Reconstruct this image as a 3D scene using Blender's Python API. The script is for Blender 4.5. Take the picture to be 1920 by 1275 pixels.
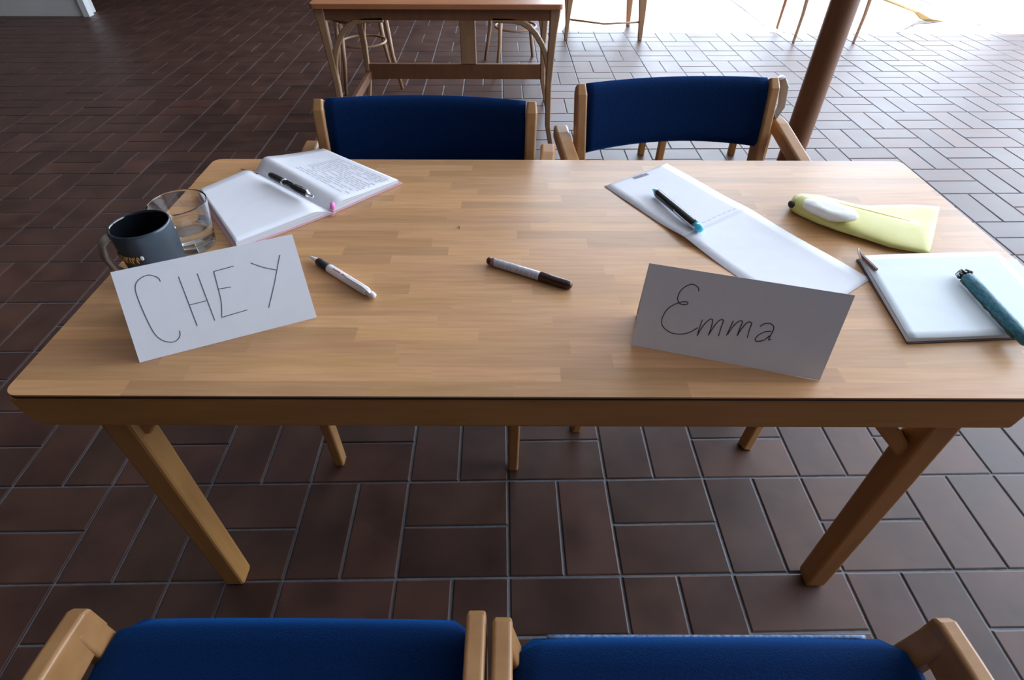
import bpy, math, random
from mathutils import Vector, Matrix
random.seed(7)
for o in list(bpy.data.objects): bpy.data.objects.remove(o)
sc = bpy.context.scene
col = sc.collection
R = math.radians
# ------------------------------------------------------------------ camera
F_PX = 1050.0; CAM_H = 1.38; PITCH = R(42.32); ROLL = .0032
cam_d = bpy.data.cameras.new('camera'); cam = bpy.data.objects.new('camera', cam_d); col.objects.link(cam)
cam_d.sensor_width = 36; cam_d.lens = F_PX/1920*36; cam_d.clip_start = .02; cam_d.clip_end = 200
MC = Matrix.Rotation(math.pi/2-PITCH, 4, 'X') @ Matrix.Rotation(ROLL, 4, 'Z')
cam.matrix_world = Matrix.Translation((0, 0, CAM_H)) @ MC
sc.camera = cam
def P(px, py, z):
    """point of the photograph (1920x1275) on the horizontal plane of height z"""
    d = MC.to_3x3() @ Vector(((px-960)/F_PX, -(py-637.5)/F_PX, -1))
    return Vector((0, 0, CAM_H)) + d*((z-CAM_H)/d.z)
def ray_plane(px, py, p0, n):
    d = MC.to_3x3() @ Vector(((px-960)/F_PX, -(py-637.5)/F_PX, -1)); o = Vector((0, 0, CAM_H))
    return o + d*((p0-o).dot(n)/d.dot(n))
# ------------------------------------------------------------------ view, world, sun
sc.view_settings.view_transform = 'Standard'; sc.view_settings.look = 'None'
sc.view_settings.gamma = 1; sc.view_settings.use_curve_mapping = False
sc.view_settings.exposure = 0.52
w = bpy.data.worlds.new('sky'); sc.world = w; w.use_nodes = True
w.node_tree.nodes['Background'].inputs[0].default_value = (.72, .84, 1, 1)
w.node_tree.nodes['Background'].inputs[1].default_value = 7.0
sun_d = bpy.data.lights.new('sun', 'SUN'); sun_d.energy = 42; sun_d.angle = R(.6); sun_d.color = (1, .95, .84)
sun = bpy.data.objects.new('sun', sun_d); col.objects.link(sun)
sun.rotation_euler = Vector((0.0, .50, .866)).to_track_quat('Z', 'Y').to_euler(); sun.location = (2, 12, 8)
RX0, RX1, RY0, RY1, RZ = -6.6, 6.6, -3.2, 8.2, 5.2      # room extents
def portal(name, loc, rot, sx, sy):
    d = bpy.data.lights.new(name, 'AREA'); d.shape = 'RECTANGLE'; d.size = sx; d.size_y = sy; d.cycles.is_portal = True
    o = bpy.data.objects.new(name, d); col.objects.link(o); o.location = loc; o.rotation_euler = rot
portal('window_light', (3.5, RY1+.22, 2.3), (R(-90), 0, 0), 6.2, 4.6)
portal('window_light', (RX1+.22, 3.65, 2.65), (0, R(90), 0), 4.7, 8.5)

# ------------------------------------------------------------------ materials
MATS = {}
def new_mat(name):
    m = bpy.data.materials.new(name); m.use_nodes = True; MATS[name] = m
    nt = m.node_tree; return m, nt, nt.nodes['Principled BSDF']
def N(nt, t, **kw):
    n = nt.nodes.new(t)
    for k, v in kw.items(): setattr(n, k, v)
    return n
def noise_mix(nt, c1, c2, scale=(10, 10, 10), detail=4, coord='Object', lo=.35, hi=.65, nscale=1.0):
    tc = N(nt, 'ShaderNodeTexCoord'); mp = N(nt, 'ShaderNodeMapping'); mp.inputs['Scale'].default_value = scale
    oi = N(nt, 'ShaderNodeObjectInfo'); mu = N(nt, 'ShaderNodeMath', operation='MULTIPLY'); mu.inputs[1].default_value = 37.0
    nt.links.new(oi.outputs['Random'], mu.inputs[0])
    cmb = N(nt, 'ShaderNodeCombineXYZ')
    for k in range(3): nt.links.new(mu.outputs[0], cmb.inputs[k])
    nt.links.new(cmb.outputs[0], mp.inputs['Location'])
    ns = N(nt, 'ShaderNodeTexNoise'); ns.inputs['Scale'].default_value = nscale; ns.inputs['Detail'].default_value = detail
    cr = N(nt, 'ShaderNodeValToRGB')
    cr.color_ramp.elements[0].position = lo; cr.color_ramp.elements[0].color = (*c1, 1)
    cr.color_ramp.elements[1].position = hi; cr.color_ramp.elements[1].color = (*c2, 1)
    nt.links.new(tc.outputs[coord], mp.inputs[0]); nt.links.new(mp.outputs[0], ns.inputs['Vector']); nt.links.new(ns.outputs['Fac'], cr.inputs[0])
    return cr.outputs[0], ns
def mat(name, c, c2=None, rough=.5, spec=.5, metal=0, scale=(30, 30, 30), bump=0, coat=0, sheen=0, trans=0, alpha=1, detail=4):
    m, nt, b = new_mat(name)
    if c2 is None: c2 = tuple(x*.93 for x in c)
    o, ns = noise_mix(nt, c2, c, scale, detail)
    nt.links.new(o, b.inputs['Base Color'])
    b.inputs['Roughness'].default_value = rough; b.inputs['Specular IOR Level'].default_value = spec
    b.inputs['Metallic'].default_value = metal; b.inputs['Coat Weight'].default_value = coat
    b.inputs['Sheen Weight'].default_value = sheen; b.inputs['Transmission Weight'].default_value = trans
    if bump:
        bp = N(nt, 'ShaderNodeBump'); bp.inputs['Strength'].default_value = bump; bp.inputs['Distance'].default_value = .002
        nt.links.new(ns.outputs['Fac'], bp.inputs['Height']); nt.links.new(bp.outputs[0], b.inputs['Normal'])
    return m
def wood(name, c1, c2, scale, rough=.4, coat=0, tint=False, knots=()):
    m, nt, b = new_mat(name)
    o, ns = noise_mix(nt, c1, c2, scale, 6, lo=.3, hi=.7)
    if tint:      # each stave keeps its own tone through the object's colour
        oi = N(nt, 'ShaderNodeObjectInfo'); mx = N(nt, 'ShaderNodeMix', data_type='RGBA', blend_type='MULTIPLY'); mx.inputs[0].default_value = 1
        nt.links.new(o, mx.inputs[6]); nt.links.new(oi.outputs['Color'], mx.inputs[7]); o = mx.outputs[2]
    for (kx, ky, kz, r, sx) in knots:
        tc = N(nt, 'ShaderNodeTexCoord'); mp = N(nt, 'ShaderNodeMapping')
        mp.vector_type = 'POINT'; mp.inputs['Location'].default_value = (-kx*sx, -ky, -kz); mp.inputs['Scale'].default_value = (sx, 1, 1)
        ln = N(nt, 'ShaderNodeVectorMath', operation='LENGTH')
        cr = N(nt, 'ShaderNodeMapRange'); cr.inputs[1].default_value = r*.6; cr.inputs[2].default_value = r*1.3; cr.inputs[3].default_value = 1; cr.inputs[4].default_value = 0
        ad = N(nt, 'ShaderNodeVectorMath', operation='ADD')
        sn = N(nt, 'ShaderNodeTexNoise'); sn.inputs['Scale'].default_value = 120
        sm = N(nt, 'ShaderNodeVectorMath', operation='SCALE'); sm.inputs['Scale'].default_value = r*1.2
        sb = N(nt, 'ShaderNodeVectorMath', operation='SUBTRACT'); sb.inputs[1].default_value = (.5, .5, .5)
        nt.links.new(tc.outputs['Object'], mp.inputs[0]); nt.links.new(sn.outputs['Color'], sb.inputs[0]); nt.links.new(sb.outputs[0], sm.inputs[0])
        nt.links.new(mp.outputs[0], ad.inputs[0]); nt.links.new(sm.outputs[0], ad.inputs[1]); nt.links.new(ad.outputs[0], ln.inputs[0])
        nt.links.new(ln.outputs['Value'], cr.inputs[0])
        mx = N(nt, 'ShaderNodeMix', data_type='RGBA'); mx.inputs[7].default_value = (.03, .012, .006, 1)
        nt.links.new(cr.outputs[0], mx.inputs[0]); nt.links.new(o, mx.inputs[6]); o = mx.outputs[2]
    nt.links.new(o, b.inputs['Base Color'])
    b.inputs['Roughness'].default_value = rough; b.inputs['Coat Weight'].default_value = coat; b.inputs['Coat Roughness'].default_value = .25
    bp = N(nt, 'ShaderNodeBump'); bp.inputs['Strength'].default_value = .05; bp.inputs['Distance'].default_value = .001
    nt.links.new(ns.outputs['Fac'], bp.inputs['Height']); nt.links.new(bp.outputs[0], b.inputs['Normal'])
    return m

stave_m = wood('beech_laminate', (.52, .272, .118), (.62, .345, .165), (9, 130, 130), rough=.36, tint=True)
apron_m = wood('varnished_apron', (.40, .18, .048), (.48, .225, .068), (6, 60, 60), rough=.4, knots=((-.42, -.0, -.003, .006, .55), (.437, 0, .004, .004, .3), (.856, 0, -.002, .004, .7)))
leg_m = wood('varnished_beech', (.40, .19, .058), (.48, .24, .08), (40, 40, 5), rough=.35)
chair_m = wood('chair_beech', (.38, .185, .068), (.46, .235, .092), (30, 30, 30), rough=.36)
dark_wood = wood('brown_wood', (.16, .065, .028), (.21, .09, .04), (30, 30, 3), rough=.45)
bg_wood = wood('bent_beech', (.30, .17, .09), (.38, .22, .12), (20, 20, 6), rough=.4)
bg_top_m = wood('red_brown_top', (.38, .14, .06), (.46, .19, .08), (6, 60, 60), rough=.35)
black_edge = mat('black_edge', (.012, .010, .010), rough=.6)
blue = mat('blue_wool', (.0015, .016, .070), (.001, .011, .052), rough=.9, spec=.1, sheen=.4, scale=(350, 350, 350), bump=.5)
blue.node_tree.nodes['Principled BSDF'].inputs['Sheen Tint'].default_value = (.02, .25, .9, 1)
blue_nap = mat('blue_piping', (.05, .16, .40), (.30, .42, .62), rough=.7, scale=(160, 160, 160))
paper = mat('white_paper', (.86, .86, .91), (.84, .84, .89), rough=.75, spec=.3)
paper_blue = mat('bluish_paper', (.78, .84, .88), (.75, .82, .87), rough=.6, spec=.4)
pages_m = mat('page_edges', (.74, .74, .76), (.50, .51, .54), rough=.8, scale=(3, 3, 900))
pink = mat('pink_cover', (.72, .42, .46), rough=.5)
hotpink = mat('pink_band', (.80, .22, .52), rough=.6)
ink = mat('grey_ink', (.10, .09, .11), rough=.6)
ink_brown = mat('brown_ink', (.10, .055, .05), rough=.6)
ink_pale = mat('faded_print', (.68, .68, .74), rough=.8)
mug_out = mat('slate_glaze', (.028, .045, .062), (.022, .036, .05), rough=.33, spec=.6)
mug_in = mat('black_glaze', (.006, .007, .010), rough=.12, spec=.7)
mug_handle = mat('reflected_brown_glaze', (.24, .185, .145), (.17, .13, .10), rough=.2, spec=.7, scale=(20, 20, 20))  # pale brown reflection painted into the handle colour
gold = mat('gold_print', (.75, .48, .16), (.55, .30, .10), rough=.25, metal=1)
cream_print = mat('cream_print', (.8, .70, .62), rough=.4)
white_pl = mat('white_plastic', (.84, .83, .84), rough=.25, spec=.5)
black_rub = mat('black_rubber', (.012, .012, .014), rough=.5)
black_pl = mat('black_plastic', (.010, .010, .013), rough=.18, spec=.6)
maroon = mat('dark_maroon_plastic', (.040, .007, .005), rough=.22, spec=.6)
maroon_soft = mat('tinted_barrel_end', (.30, .13, .12), rough=.3)
barrel = mat('translucent_barrel', (.60, .60, .66), (.42, .43, .50), rough=.2, scale=(300, 60, 60))
red_print = mat('red_print', (.55, .03, .08), rough=.5)
chrome = mat('chrome', (.8, .8, .82), rough=.12, metal=1)
cyan = mat('cyan_plastic', (.05, .50, .75), (.10, .62, .85), rough=.2, spec=.6)
yellow = mat('yellow_skin', (.68, .64, .22), (.62, .57, .15), rough=.5, scale=(14, 14, 14))
pith = mat('white_pith', (.86, .85, .82), (.82, .80, .70), rough=.6, scale=(60, 60, 60), bump=.6)
tip_black = mat('black_tip', (.02, .015, .012), rough=.7)
teal = mat('teal_cloth', (.015, .11, .16), (.05, .24, .30), rough=.55, scale=(90, 250, 250), bump=.5)
olive = mat('olive_seam', (.10, .09, .04), (.03, .04, .04), rough=.6, scale=(150, 150, 150))
tuft_m = mat('black_tuft', (.01, .018, .022), rough=.5)
wall_m = mat('white_plaster', (.62, .62, .60), (.58, .58, .56), rough=.85, scale=(3, 3, 3), bump=.2)
dim_wall = mat('brown_panel_wall', (.10, .075, .06), (.08, .06, .05), rough=.8, scale=(2, 2, 8))
ceil_m = mat('pale_ceiling', (.60, .58, .56), (.56, .54, .52), rough=.8, scale=(2, 2, 2))
frame_m = mat('window_frame_paint', (.30, .24, .18), rough=.5)
grout_m = mat('grey_grout', (.20, .215, .25), (.15, .16, .185), rough=.8, scale=(60, 60, 60))
cream_metal = mat('cream_frame', (.62, .58, .52), rough=.4)
straw = mat('yellow_straw', (.62, .48, .22), (.5, .36, .14), rough=.8, scale=(80, 80, 10))
grey_clip = mat('grey_plastic', (.50, .48, .46), (.55, .54, .52), rough=.3, scale=(20, 20, 20))
def glassmat(name, c, ior, rough=0):
    m, nt, b = new_mat(name); b.inputs['Base Color'].default_value = (*c, 1); b.inputs['Transmission Weight'].default_value = 1
    b.inputs['IOR'].default_value = ior; b.inputs['Roughness'].default_value = rough; return m
glass_m = glassmat('clear_glass', (.97, .98, .98), 1.45); water_m = glassmat('water', (.97, .98, .98), 1.33)
# floor tile: satin fired clay, tone by object colour
tile_m, nt, b = new_mat('fired_clay_tile')
o_, ns_ = noise_mix(nt, (.046, .020, .014), (.094, .043, .029), (7, 7, 7), 6, lo=.3, hi=.75)
oi = N(nt, 'ShaderNodeObjectInfo'); mx = N(nt, 'ShaderNodeMix', data_type='RGBA', blend_type='MULTIPLY'); mx.inputs[0].default_value = 1
nt.links.new(o_, mx.inputs[6]); nt.links.new(oi.outputs['Color'], mx.inputs[7]); nt.links.new(mx.outputs[2], b.inputs['Base Color'])
mr = N(nt, 'ShaderNodeMapRange'); mr.inputs[3].default_value = .40; mr.inputs[4].default_value = .54
nt.links.new(ns_.outputs['Fac'], mr.inputs[0]); nt.links.new(mr.outputs[0], b.inputs['Roughness'])
b.inputs['Specular IOR Level'].default_value = .40
bp = N(nt, 'ShaderNodeBump'); bp.inputs['Strength'].default_value = .25; bp.inputs['Distance'].default_value = .004
nt.links.new(ns_.outputs['Fac'], bp.inputs['Height']); nt.links.new(bp.outputs[0], b.inputs['Normal'])

# ------------------------------------------------------------------ mesh helpers
class MB:
    def __init__(s): s.v = []; s.f = []; s.sm = []
    def add(s, vs, fs, smooth=False):
        n = len(s.v); s.v += [Vector(v) for v in vs]; s.f += [tuple(i+n for i in f) for f in fs]; s.sm += [smooth]*len(fs); return s
    def box(s, x0, x1, y0, y1, z0, z1):
        return s.add([(x0,y0,z0),(x1,y0,z0),(x1,y1,z0),(x0,y1,z0),(x0,y0,z1),(x1,y0,z1),(x1,y1,z1),(x0,y1,z1)],
                     [(0,3,2,1),(4,5,6,7),(0,1,5,4),(1,2,6,5),(2,3,7,6),(3,0,4,7)])
    def prism(s, poly, z0, z1, axis='z'):
        n = len(poly)
        mk = {'z': lambda a, b, c: (a, b, c), 'x': lambda a, b, c: (c, a, b), 'y': lambda a, b, c: (a, c, b)}[axis]
        vs = [mk(a, b, z0) for a, b in poly]+[mk(a, b, z1) for a, b in poly]
        fs = [tuple(range(n))[::-1], tuple(range(n, 2*n))]+[(i, (i+1) % n, (i+1) % n+n, i+n) for i in range(n)]
        return s.add(vs, fs)
    def loft(s, rings, closed_caps=True, smooth=True, loop=False):
        n = len(rings[0]); vs = [v for r in rings for v in r]; fs = []
        m = len(rings)
        for k in range(m if loop else m-1):
            a = k*n; c = ((k+1) % m)*n
            for i in range(n): j = (i+1) % n; fs.append((a+i, a+j, c+j, c+i))
        s.add(vs, fs, smooth)
        if closed_caps and not loop:
            s.add(rings[0], [tuple(range(n))[::-1]]); s.add(rings[-1], [tuple(range(n))])
        return s
    def bar(s, pts, w, h, up=(0, 0, 1), smooth=False):
        """rectangular section swept along pts; w across, h along up (numbers or lists)"""
        pts = [Vector(p) for p in pts]; rings = []; up = Vector(up)
        for i, p in enumerate(pts):
            t = (pts[min(i+1, len(pts)-1)]-pts[max(i-1, 0)]).normalized()
            sd = t.cross(up).normalized(); u = sd.cross(t).normalized()
            ww = (w[i] if isinstance(w, (list, tuple)) else w)/2; hh = (h[i] if isinstance(h, (list, tuple)) else h)/2
            c = .25
            ring = []
            for (a, b_) in ((-1, -1+c), (-1, 1-c), (-1+c, 1), (1-c, 1), (1, 1-c), (1, -1+c), (1-c, -1), (-1+c, -1)):
                cc = min(ww, hh)
                aa = math.copysign(ww-(1-abs(a))*cc, a); bb = math.copysign(hh-(1-abs(b_))*cc, b_)
                ring.append(p+sd*aa+u*bb)
            rings.append(ring)
        return s.loft(rings, smooth=False)
    def tube(s, pts, r, n=12, loop=False, flat=1.0, up=(0, 0, 1)):
        pts = [Vector(p) for p in pts]; rings = []; m = len(pts); up = Vector(up); side = None
        for i, p in enumerate(pts):
            t = ((pts[(i+1) % m]-pts[i-1]) if loop else (pts[min(i+1, m-1)]-pts[max(i-1, 0)])).normalized()
            if side is None:
                a = up if abs(t.dot(up)) < .95 else Vector((1, 0, 0)); side = t.cross(a).normalized()
            else: side = (side-t*side.dot(t)).normalized()
            u = side.cross(t).normalized(); rr = r[i] if isinstance(r, (list, tuple)) else r
            rings.append([p+side*math.cos(q)*rr+u*math.sin(q)*rr*flat for q in [2*math.pi*k/n for k in range(n)]])
        return s.loft(rings, loop=loop)
    def lathe(s, prof, n=32, axis='z'):
        """prof: (r, h) pairs; axis z or x"""
        rings = []
        for r, h in prof:
            r = max(r, 1e-5)
            rings.append([(r*math.cos(q), r*math.sin(q), h) if axis == 'z' else (h, r*math.cos(q), r*math.sin(q)) for q in [2*math.pi*k/n for k in range(n)]])
        return s.loft(rings, closed_caps=False)
    def grid(s, fn, nu, nv, smooth=True, flip=False):
        vs = [fn(i/nu, j/nv) for j in range(nv+1) for i in range(nu+1)]; fs = []
        for j in range(nv):
            for i in range(nu):
                a = j*(nu+1)+i; q = (a, a+1, a+nu+2, a+nu+1); fs.append(q[::-1] if flip else q)
        return s.add(vs, fs, smooth)
    def mesh(s, name):
        me = bpy.data.meshes.new(name); me.from_pydata([tuple(v) for v in s.v], [], s.f)
        me.polygons.foreach_set('use_smooth', s.sm); me.update(); return me
def fix(me):
    import bmesh
    bm = bmesh.new(); bm.from_mesh(me); bmesh.ops.remove_doubles(bm, verts=bm.verts, dist=3e-5)
    bmesh.ops.recalc_face_normals(bm, faces=bm.faces); bm.to_mesh(me); bm.free()
def part(name, mb, m, parent=None, label=None, bevel=0, fixn=True, solid=0, seg=2):
    me = mb.mesh(name)
    if fixn: fix(me)
    me.materials.append(MATS[m] if isinstance(m, str) else m)
    o = bpy.data.objects.new(name, me); col.objects.link(o)
    if parent: o.parent = parent
    if label: o['label'] = label
    if solid:
        s = o.modifiers.new('solid', 'SOLIDIFY'); s.thickness = solid; s.offset = 0
    if bevel:
        bv = o.modifiers.new('bevel', 'BEVEL'); bv.width = bevel; bv.segments = seg; bv.limit_method = 'ANGLE'; bv.angle_limit = R(40)
    return o
def thing(name, label, cat, loc=(0, 0, 0), rot=0, group=None):
    o = bpy.data.objects.new(name, None); o.empty_display_size = .05; col.objects.link(o); o.location = loc
    if isinstance(rot, Matrix): o.rotation_euler = rot.to_euler()
    else: o.rotation_euler = (0, 0, rot)
    o['label'] = label; o['category'] = cat
    if group: o['group'] = group
    return o
def struct(name, mb, m, parent=None, **k):
    o = part(name, mb, m, parent, **k)
    if not parent: o['kind'] = 'structure'
    return o

# ------------------------------------------------------------------ floor of basket-weave clay tiles
TM, TO, TR = .2812, Vector((-.0107, .9166, 0)), .0189
GAP = .0028
ux, uy = Vector((math.cos(TR), math.sin(TR), 0)), Vector((-math.sin(TR), math.cos(TR), 0))
floor = struct('floor', MB().box(RX0-.2, RX1+.2, RY0-.2, RY1+.2, -.06, -.0035), grout_m)
def tile_shape(sx, sy):
    g = GAP; c = .003
    x0, x1, y0, y1 = -sx/2+g, sx/2-g, -sy/2+g, sy/2-g
    vs = [(x0,y0,-.012),(x1,y0,-.012),(x1,y1,-.012),(x0,y1,-.012),(x0,y0,-.0016),(x1,y0,-.0016),(x1,y1,-.0016),(x0,y1,-.0016),
          (x0+c,y0+c,0),(x1-c,y0+c,0),(x1-c,y1-c,0),(x0+c,y1-c,0)]
    fs = [(0,1,5,4),(1,2,6,5),(2,3,7,6),(3,0,4,7),(4,5,9,8),(5,6,10,9),(6,7,11,10),(7,4,8,11),(8,9,10,11)]
    return vs, fs
tiles = []
for j in range(-16, 28):
    for i in range(-26, 26):
        # zone between line i and i+1, rows j..j+1 : odd/even alternate between upright and lying pairs
        upright = (i+j) % 2 == 1
        for k in (0, 1):
            cx_, cy_ = (i+.25+.5*k, j+.5) if upright else (i+.5, j+.25+.5*k)
            c = TO+ux*cx_*TM+uy*cy_*TM
            if not (RX0+.16 < c.x < RX1-.16 and RY0+.16 < c.y < RY1-.16): continue
            v = MC.to_3x3().transposed() @ (c-Vector((0, 0, CAM_H)))
            px, py = (960+F_PX*v.x/-v.z, 637.5-F_PX*v.y/-v.z) if v.z < -.05 else (-9999, 9999)
            vis = -60 < px < 1980 and -20 < py < 1300
            hid = 20 < px < 1900 and 330 < py < 730      # behind the table top
            size = 1/(v.length**3) if v.z < 0 else 0
            tiles.append((0 if (vis and not hid) else 1, -size, c, upright))
tiles.sort(key=lambda t: t[:2])
random.seed(11)
tmesh = {}
for up in (True, False):
    vs, fs = tile_shape(TM/2 if up else TM, TM if up else TM/2)
    me = MB().add(vs, fs).mesh('tile'); me.materials.append(tile_m); tmesh[up] = (me, vs, fs)
rest = MB()
for n_, (a, s_, c, up) in enumerate(tiles):
    if n_ < 300:
        o = bpy.data.objects.new('tile', tmesh[up][0]); col.objects.link(o); o.parent = floor
        o.location = c+Vector((0, 0, random.uniform(-.0006, .0004))); o.rotation_euler = (random.uniform(-.003, .003), random.uniform(-.003, .003), TR+random.uniform(-.004, .004))
        t = random.uniform(.80, 1.22); o.color = (t*random.uniform(.97, 1.08), t, t*random.uniform(.92, 1.05), 1)
    else:
        me, vs, fs = tmesh[up]; z = random.uniform(-.0006, .0004); ax, ay = random.uniform(-.003, .003), random.uniform(-.003, .003)
        rest.add([c+ux*v[0]+uy*v[1]+Vector((0, 0, v[2]+z+ax*v[0]+ay*v[1])) for v in vs], fs)
tf = part('far_tiles', rest, tile_m, floor, fixn=False); tf['kind'] = 'stuff'

# ------------------------------------------------------------------ room shell
struct('ceiling', MB().box(RX0-.2, RX1+.2, RY0-.2, RY1+.2, RZ, RZ+.2), ceil_m)
struct('wall_left', MB().box(RX0-.2, RX0, RY0, RY1, -.06, RZ), dim_wall)
struct('wall_front', MB().box(RX0, RX1, RY0-.2, RY0, -.06, RZ), dim_wall)
WX = .35
struct('wall_back', MB().box(RX0, WX, RY1, RY1+.2, -.06, RZ).box(WX, RX1, RY1, RY1+.2, 4.6, RZ).box(RX1, RX1+.2, RY1, RY1+.2, -.06, RZ), dim_wall)
struct('wall_right', MB().box(RX1, RX1+.2, RY0, -.6, -.06, RZ).box(RX1, RX1+.2, -.6, RY1, -.06, .3).box(RX1, RX1+.2, -.6, RY1, 4.95, RZ).box(RX1, RX1+.2, 7.9, RY1, .3, 4.95), dim_wall)
fr = MB(); fr.box(WX, RX1, RY1+.06, RY1+.12, 0, .05).box(WX, RX1, RY1+.06, RY1+.12, 4.54, 4.6)
for x in (WX+.03, 2.4, 4.5, RX1-.03): fr.box(x-.03, x+.03, RY1+.06, RY1+.12, .05, 4.54)
struct('window_1', fr, frame_m)
fr = MB(); fr.box(RX1+.06, RX1+.12, -.6, 7.9, .3, .36).box(RX1+.06, RX1+.12, -.6, 7.9, 4.89, 4.95)
for y in (-.57, 2.2, 5.4, 7.87): fr.box(RX1+.06, RX1+.12, y-.03, y+.03, .36, 4.89)
struct('window_2', fr, frame_m)
# pale partition stub far left, its lit side painted in as a paler strip
pb = MB().box(RX0+.01, -4.26, 6.28, 6.48, 0, RZ-.01)
struct('wall_partition', pb, wall_m)
struct('lit_side_1', MB().box(-4.258, -4.20, 6.26, 6.34, 0, RZ-.01), mat('lit_side_white', (.72, .72, .72), rough=.5))

# ------------------------------------------------------------------ round brown post
pc = P(1478, 305, 0)
postb = thing('wooden_post', 'thick round dark brown post rising from the floor behind the right far chair', 'post', pc)
part('shaft', MB().lathe([(.064, 0), (.064, 1.0), (.064, 2.5), (.064, RZ-.002)], 40), dark_wood, postb)

# ------------------------------------------------------------------ main table
TZ = .74; TX0, TY0, TW, TD = -.781, .574, 1.800, .831
TCX, TCY = TX0+TW/2, TY0+TD/2
tab = thing('table', 'long beech table with block-strip top and black edge, in the middle', 'table', (TCX, TCY, 0))
def rrect(x0, x1, y0, y1, r, n=6):
    out = []
    for cx, cy, a in ((x1-r, y0+r, -90), (x1-r, y1-r, 0), (x0+r, y1-r, 90), (x0+r, y0+r, 180)):
        for k in range(n+1):
            q = R(a+90*k/n); out.append((cx+r*math.cos(q), cy+r*math.sin(q)))
    return out
hw, hd = TW/2, TD/2
outline = rrect(-hw, hw, -hd, hd, .022)
top = part('tabletop', MB().prism(outline, TZ-.0072, TZ-.0032), stave_m, tab, 'board under the strips')
part('edge_band', MB().prism(rrect(-hw+.003, hw-.003, -hd+.003, hd-.003, .022), TZ-.0095, TZ-.0045), black_edge, tab, 'thin black edge')
top.data.materials[0] = black_edge
def clip(poly, conv):
    out = poly
    n = len(conv)
    for i in range(n):
        a, b_ = conv[i], conv[(i+1) % n]; ex, ey = b_[0]-a[0], b_[1]-a[1]
        side = lambda p: ex*(p[1]-a[1])-ey*(p[0]-a[0])
        res = []
        for k in range(len(out)):
            p, q = out[k], out[(k+1) % len(out)]; sp, sq = side(p), side(q)
            if sp >= -1e-12: res.append(p)
            if (sp > 1e-12 and sq < -1e-12) or (sp < -1e-12 and sq > 1e-12):
                t = sp/(sp-sq); res.append((p[0]+(q[0]-p[0])*t, p[1]+(q[1]-p[1])*t))
        out = res
        if not out: return out
    return out
random.seed(5)
rows = 26; rh = TD/rows; y = -hd
for r_ in range(rows):
    x = -hw-random.uniform(0, .25)
    while x < hw:
        L = random.uniform(.16, .40)
        pg = clip([(x, y), (min(x+L, hw+.01), y), (min(x+L, hw+.01), y+rh), (x, y+rh)], outline)
        if len(pg) > 2 and max(p[0] for p in pg)-min(p[0] for p in pg) > .004:
            cx_ = sum(p[0] for p in pg)/len(pg); cy_ = sum(p[1] for p in pg)/len(pg)
            o = part('stave', MB().prism([(p[0]-cx_, p[1]-cy_) for p in pg], -.003, 0), stave_m, top, fixn=False)
            o.location = (cx_, cy_, TZ)
            t = random.choice((.82, .88, .94, 1.0, 1.03, 1.07)); o.color = (t, t*random.uniform(.955, 1.0), t*random.uniform(.90, 1.0), 1)
        x += L
    y += rh
# aprons: the front rail stops short of the right corner
AZ0, AZ1 = .664, .7305
ya = -hd+.002
ap = part('apron', MB().box(-.892, .706, -.011, .011, -.023, .023), apron_m, tab, bevel=.004)
ap.location = (-.0+TCX*0-.0, ya+.011, (AZ0+AZ1)/2)
ap = part('apron', MB().box(-.80, .80, -.011, .011, -.010, .0332), apron_m, tab, bevel=.003); ap.location = (0, hd-.075, (AZ0+AZ1)/2)
for sx_ in (-.80, .80):
    ap = part('apron', MB().box(-.010, .010, -hd+.030, hd-.088, -.010, .0332), apron_m, tab, bevel=.003); ap.location = (sx_, 0, (AZ0+AZ1)/2)
# fix lengths of the front rail ends from the photograph: world x from -0.80 to 0.825
frl = [o for o in tab.children if o.name == 'apron'][0]
me = MB().prism([(-.897, .033), (-.896, .004), (-.890, -.018), (-.876, -.033), (.690, -.033), (.702, .033)], -.011, .011, 'y').mesh('apron'); fix(me)
me.materials.append(apron_m); frl.data = me; frl.location = (.0, ya+.011, (AZ0+AZ1)/2)
LW = .054
legs = []
LXL, LXR = -.680-TCX, .748-TCX
for k, (lx, ly) in enumerate(((LXL, -hd+.062), (LXR, -hd+.062), (LXL, hd-.12), (LXR, hd-.12))):
    # slightly tapered leg
    rings = []
    for z, w_ in ((0, .042), (.012, .048), (.30, .050), (TZ-.03, LW)):
        rings.append([(lx+a*w_/2, ly+b_*w_/2, z) for a, b_ in ((-1, -1), (1, -1), (1, 1), (-1, 1))])
    part('leg', MB().loft(rings, smooth=False), leg_m, tab, bevel=.006)
for lx, s, bx, bz in ((LXL, 1, .10, .585), (LXR, -1, .17, .53)):
    # sloping wooden brace from the leg inwards up to the rail
    part('brace', MB().bar([(lx+s*.020, -hd+.075, bz), (lx+s*bx, -hd+.085, .69)], .03, .05, (0, 1, 0)), leg_m, tab, bevel=.003)
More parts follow.
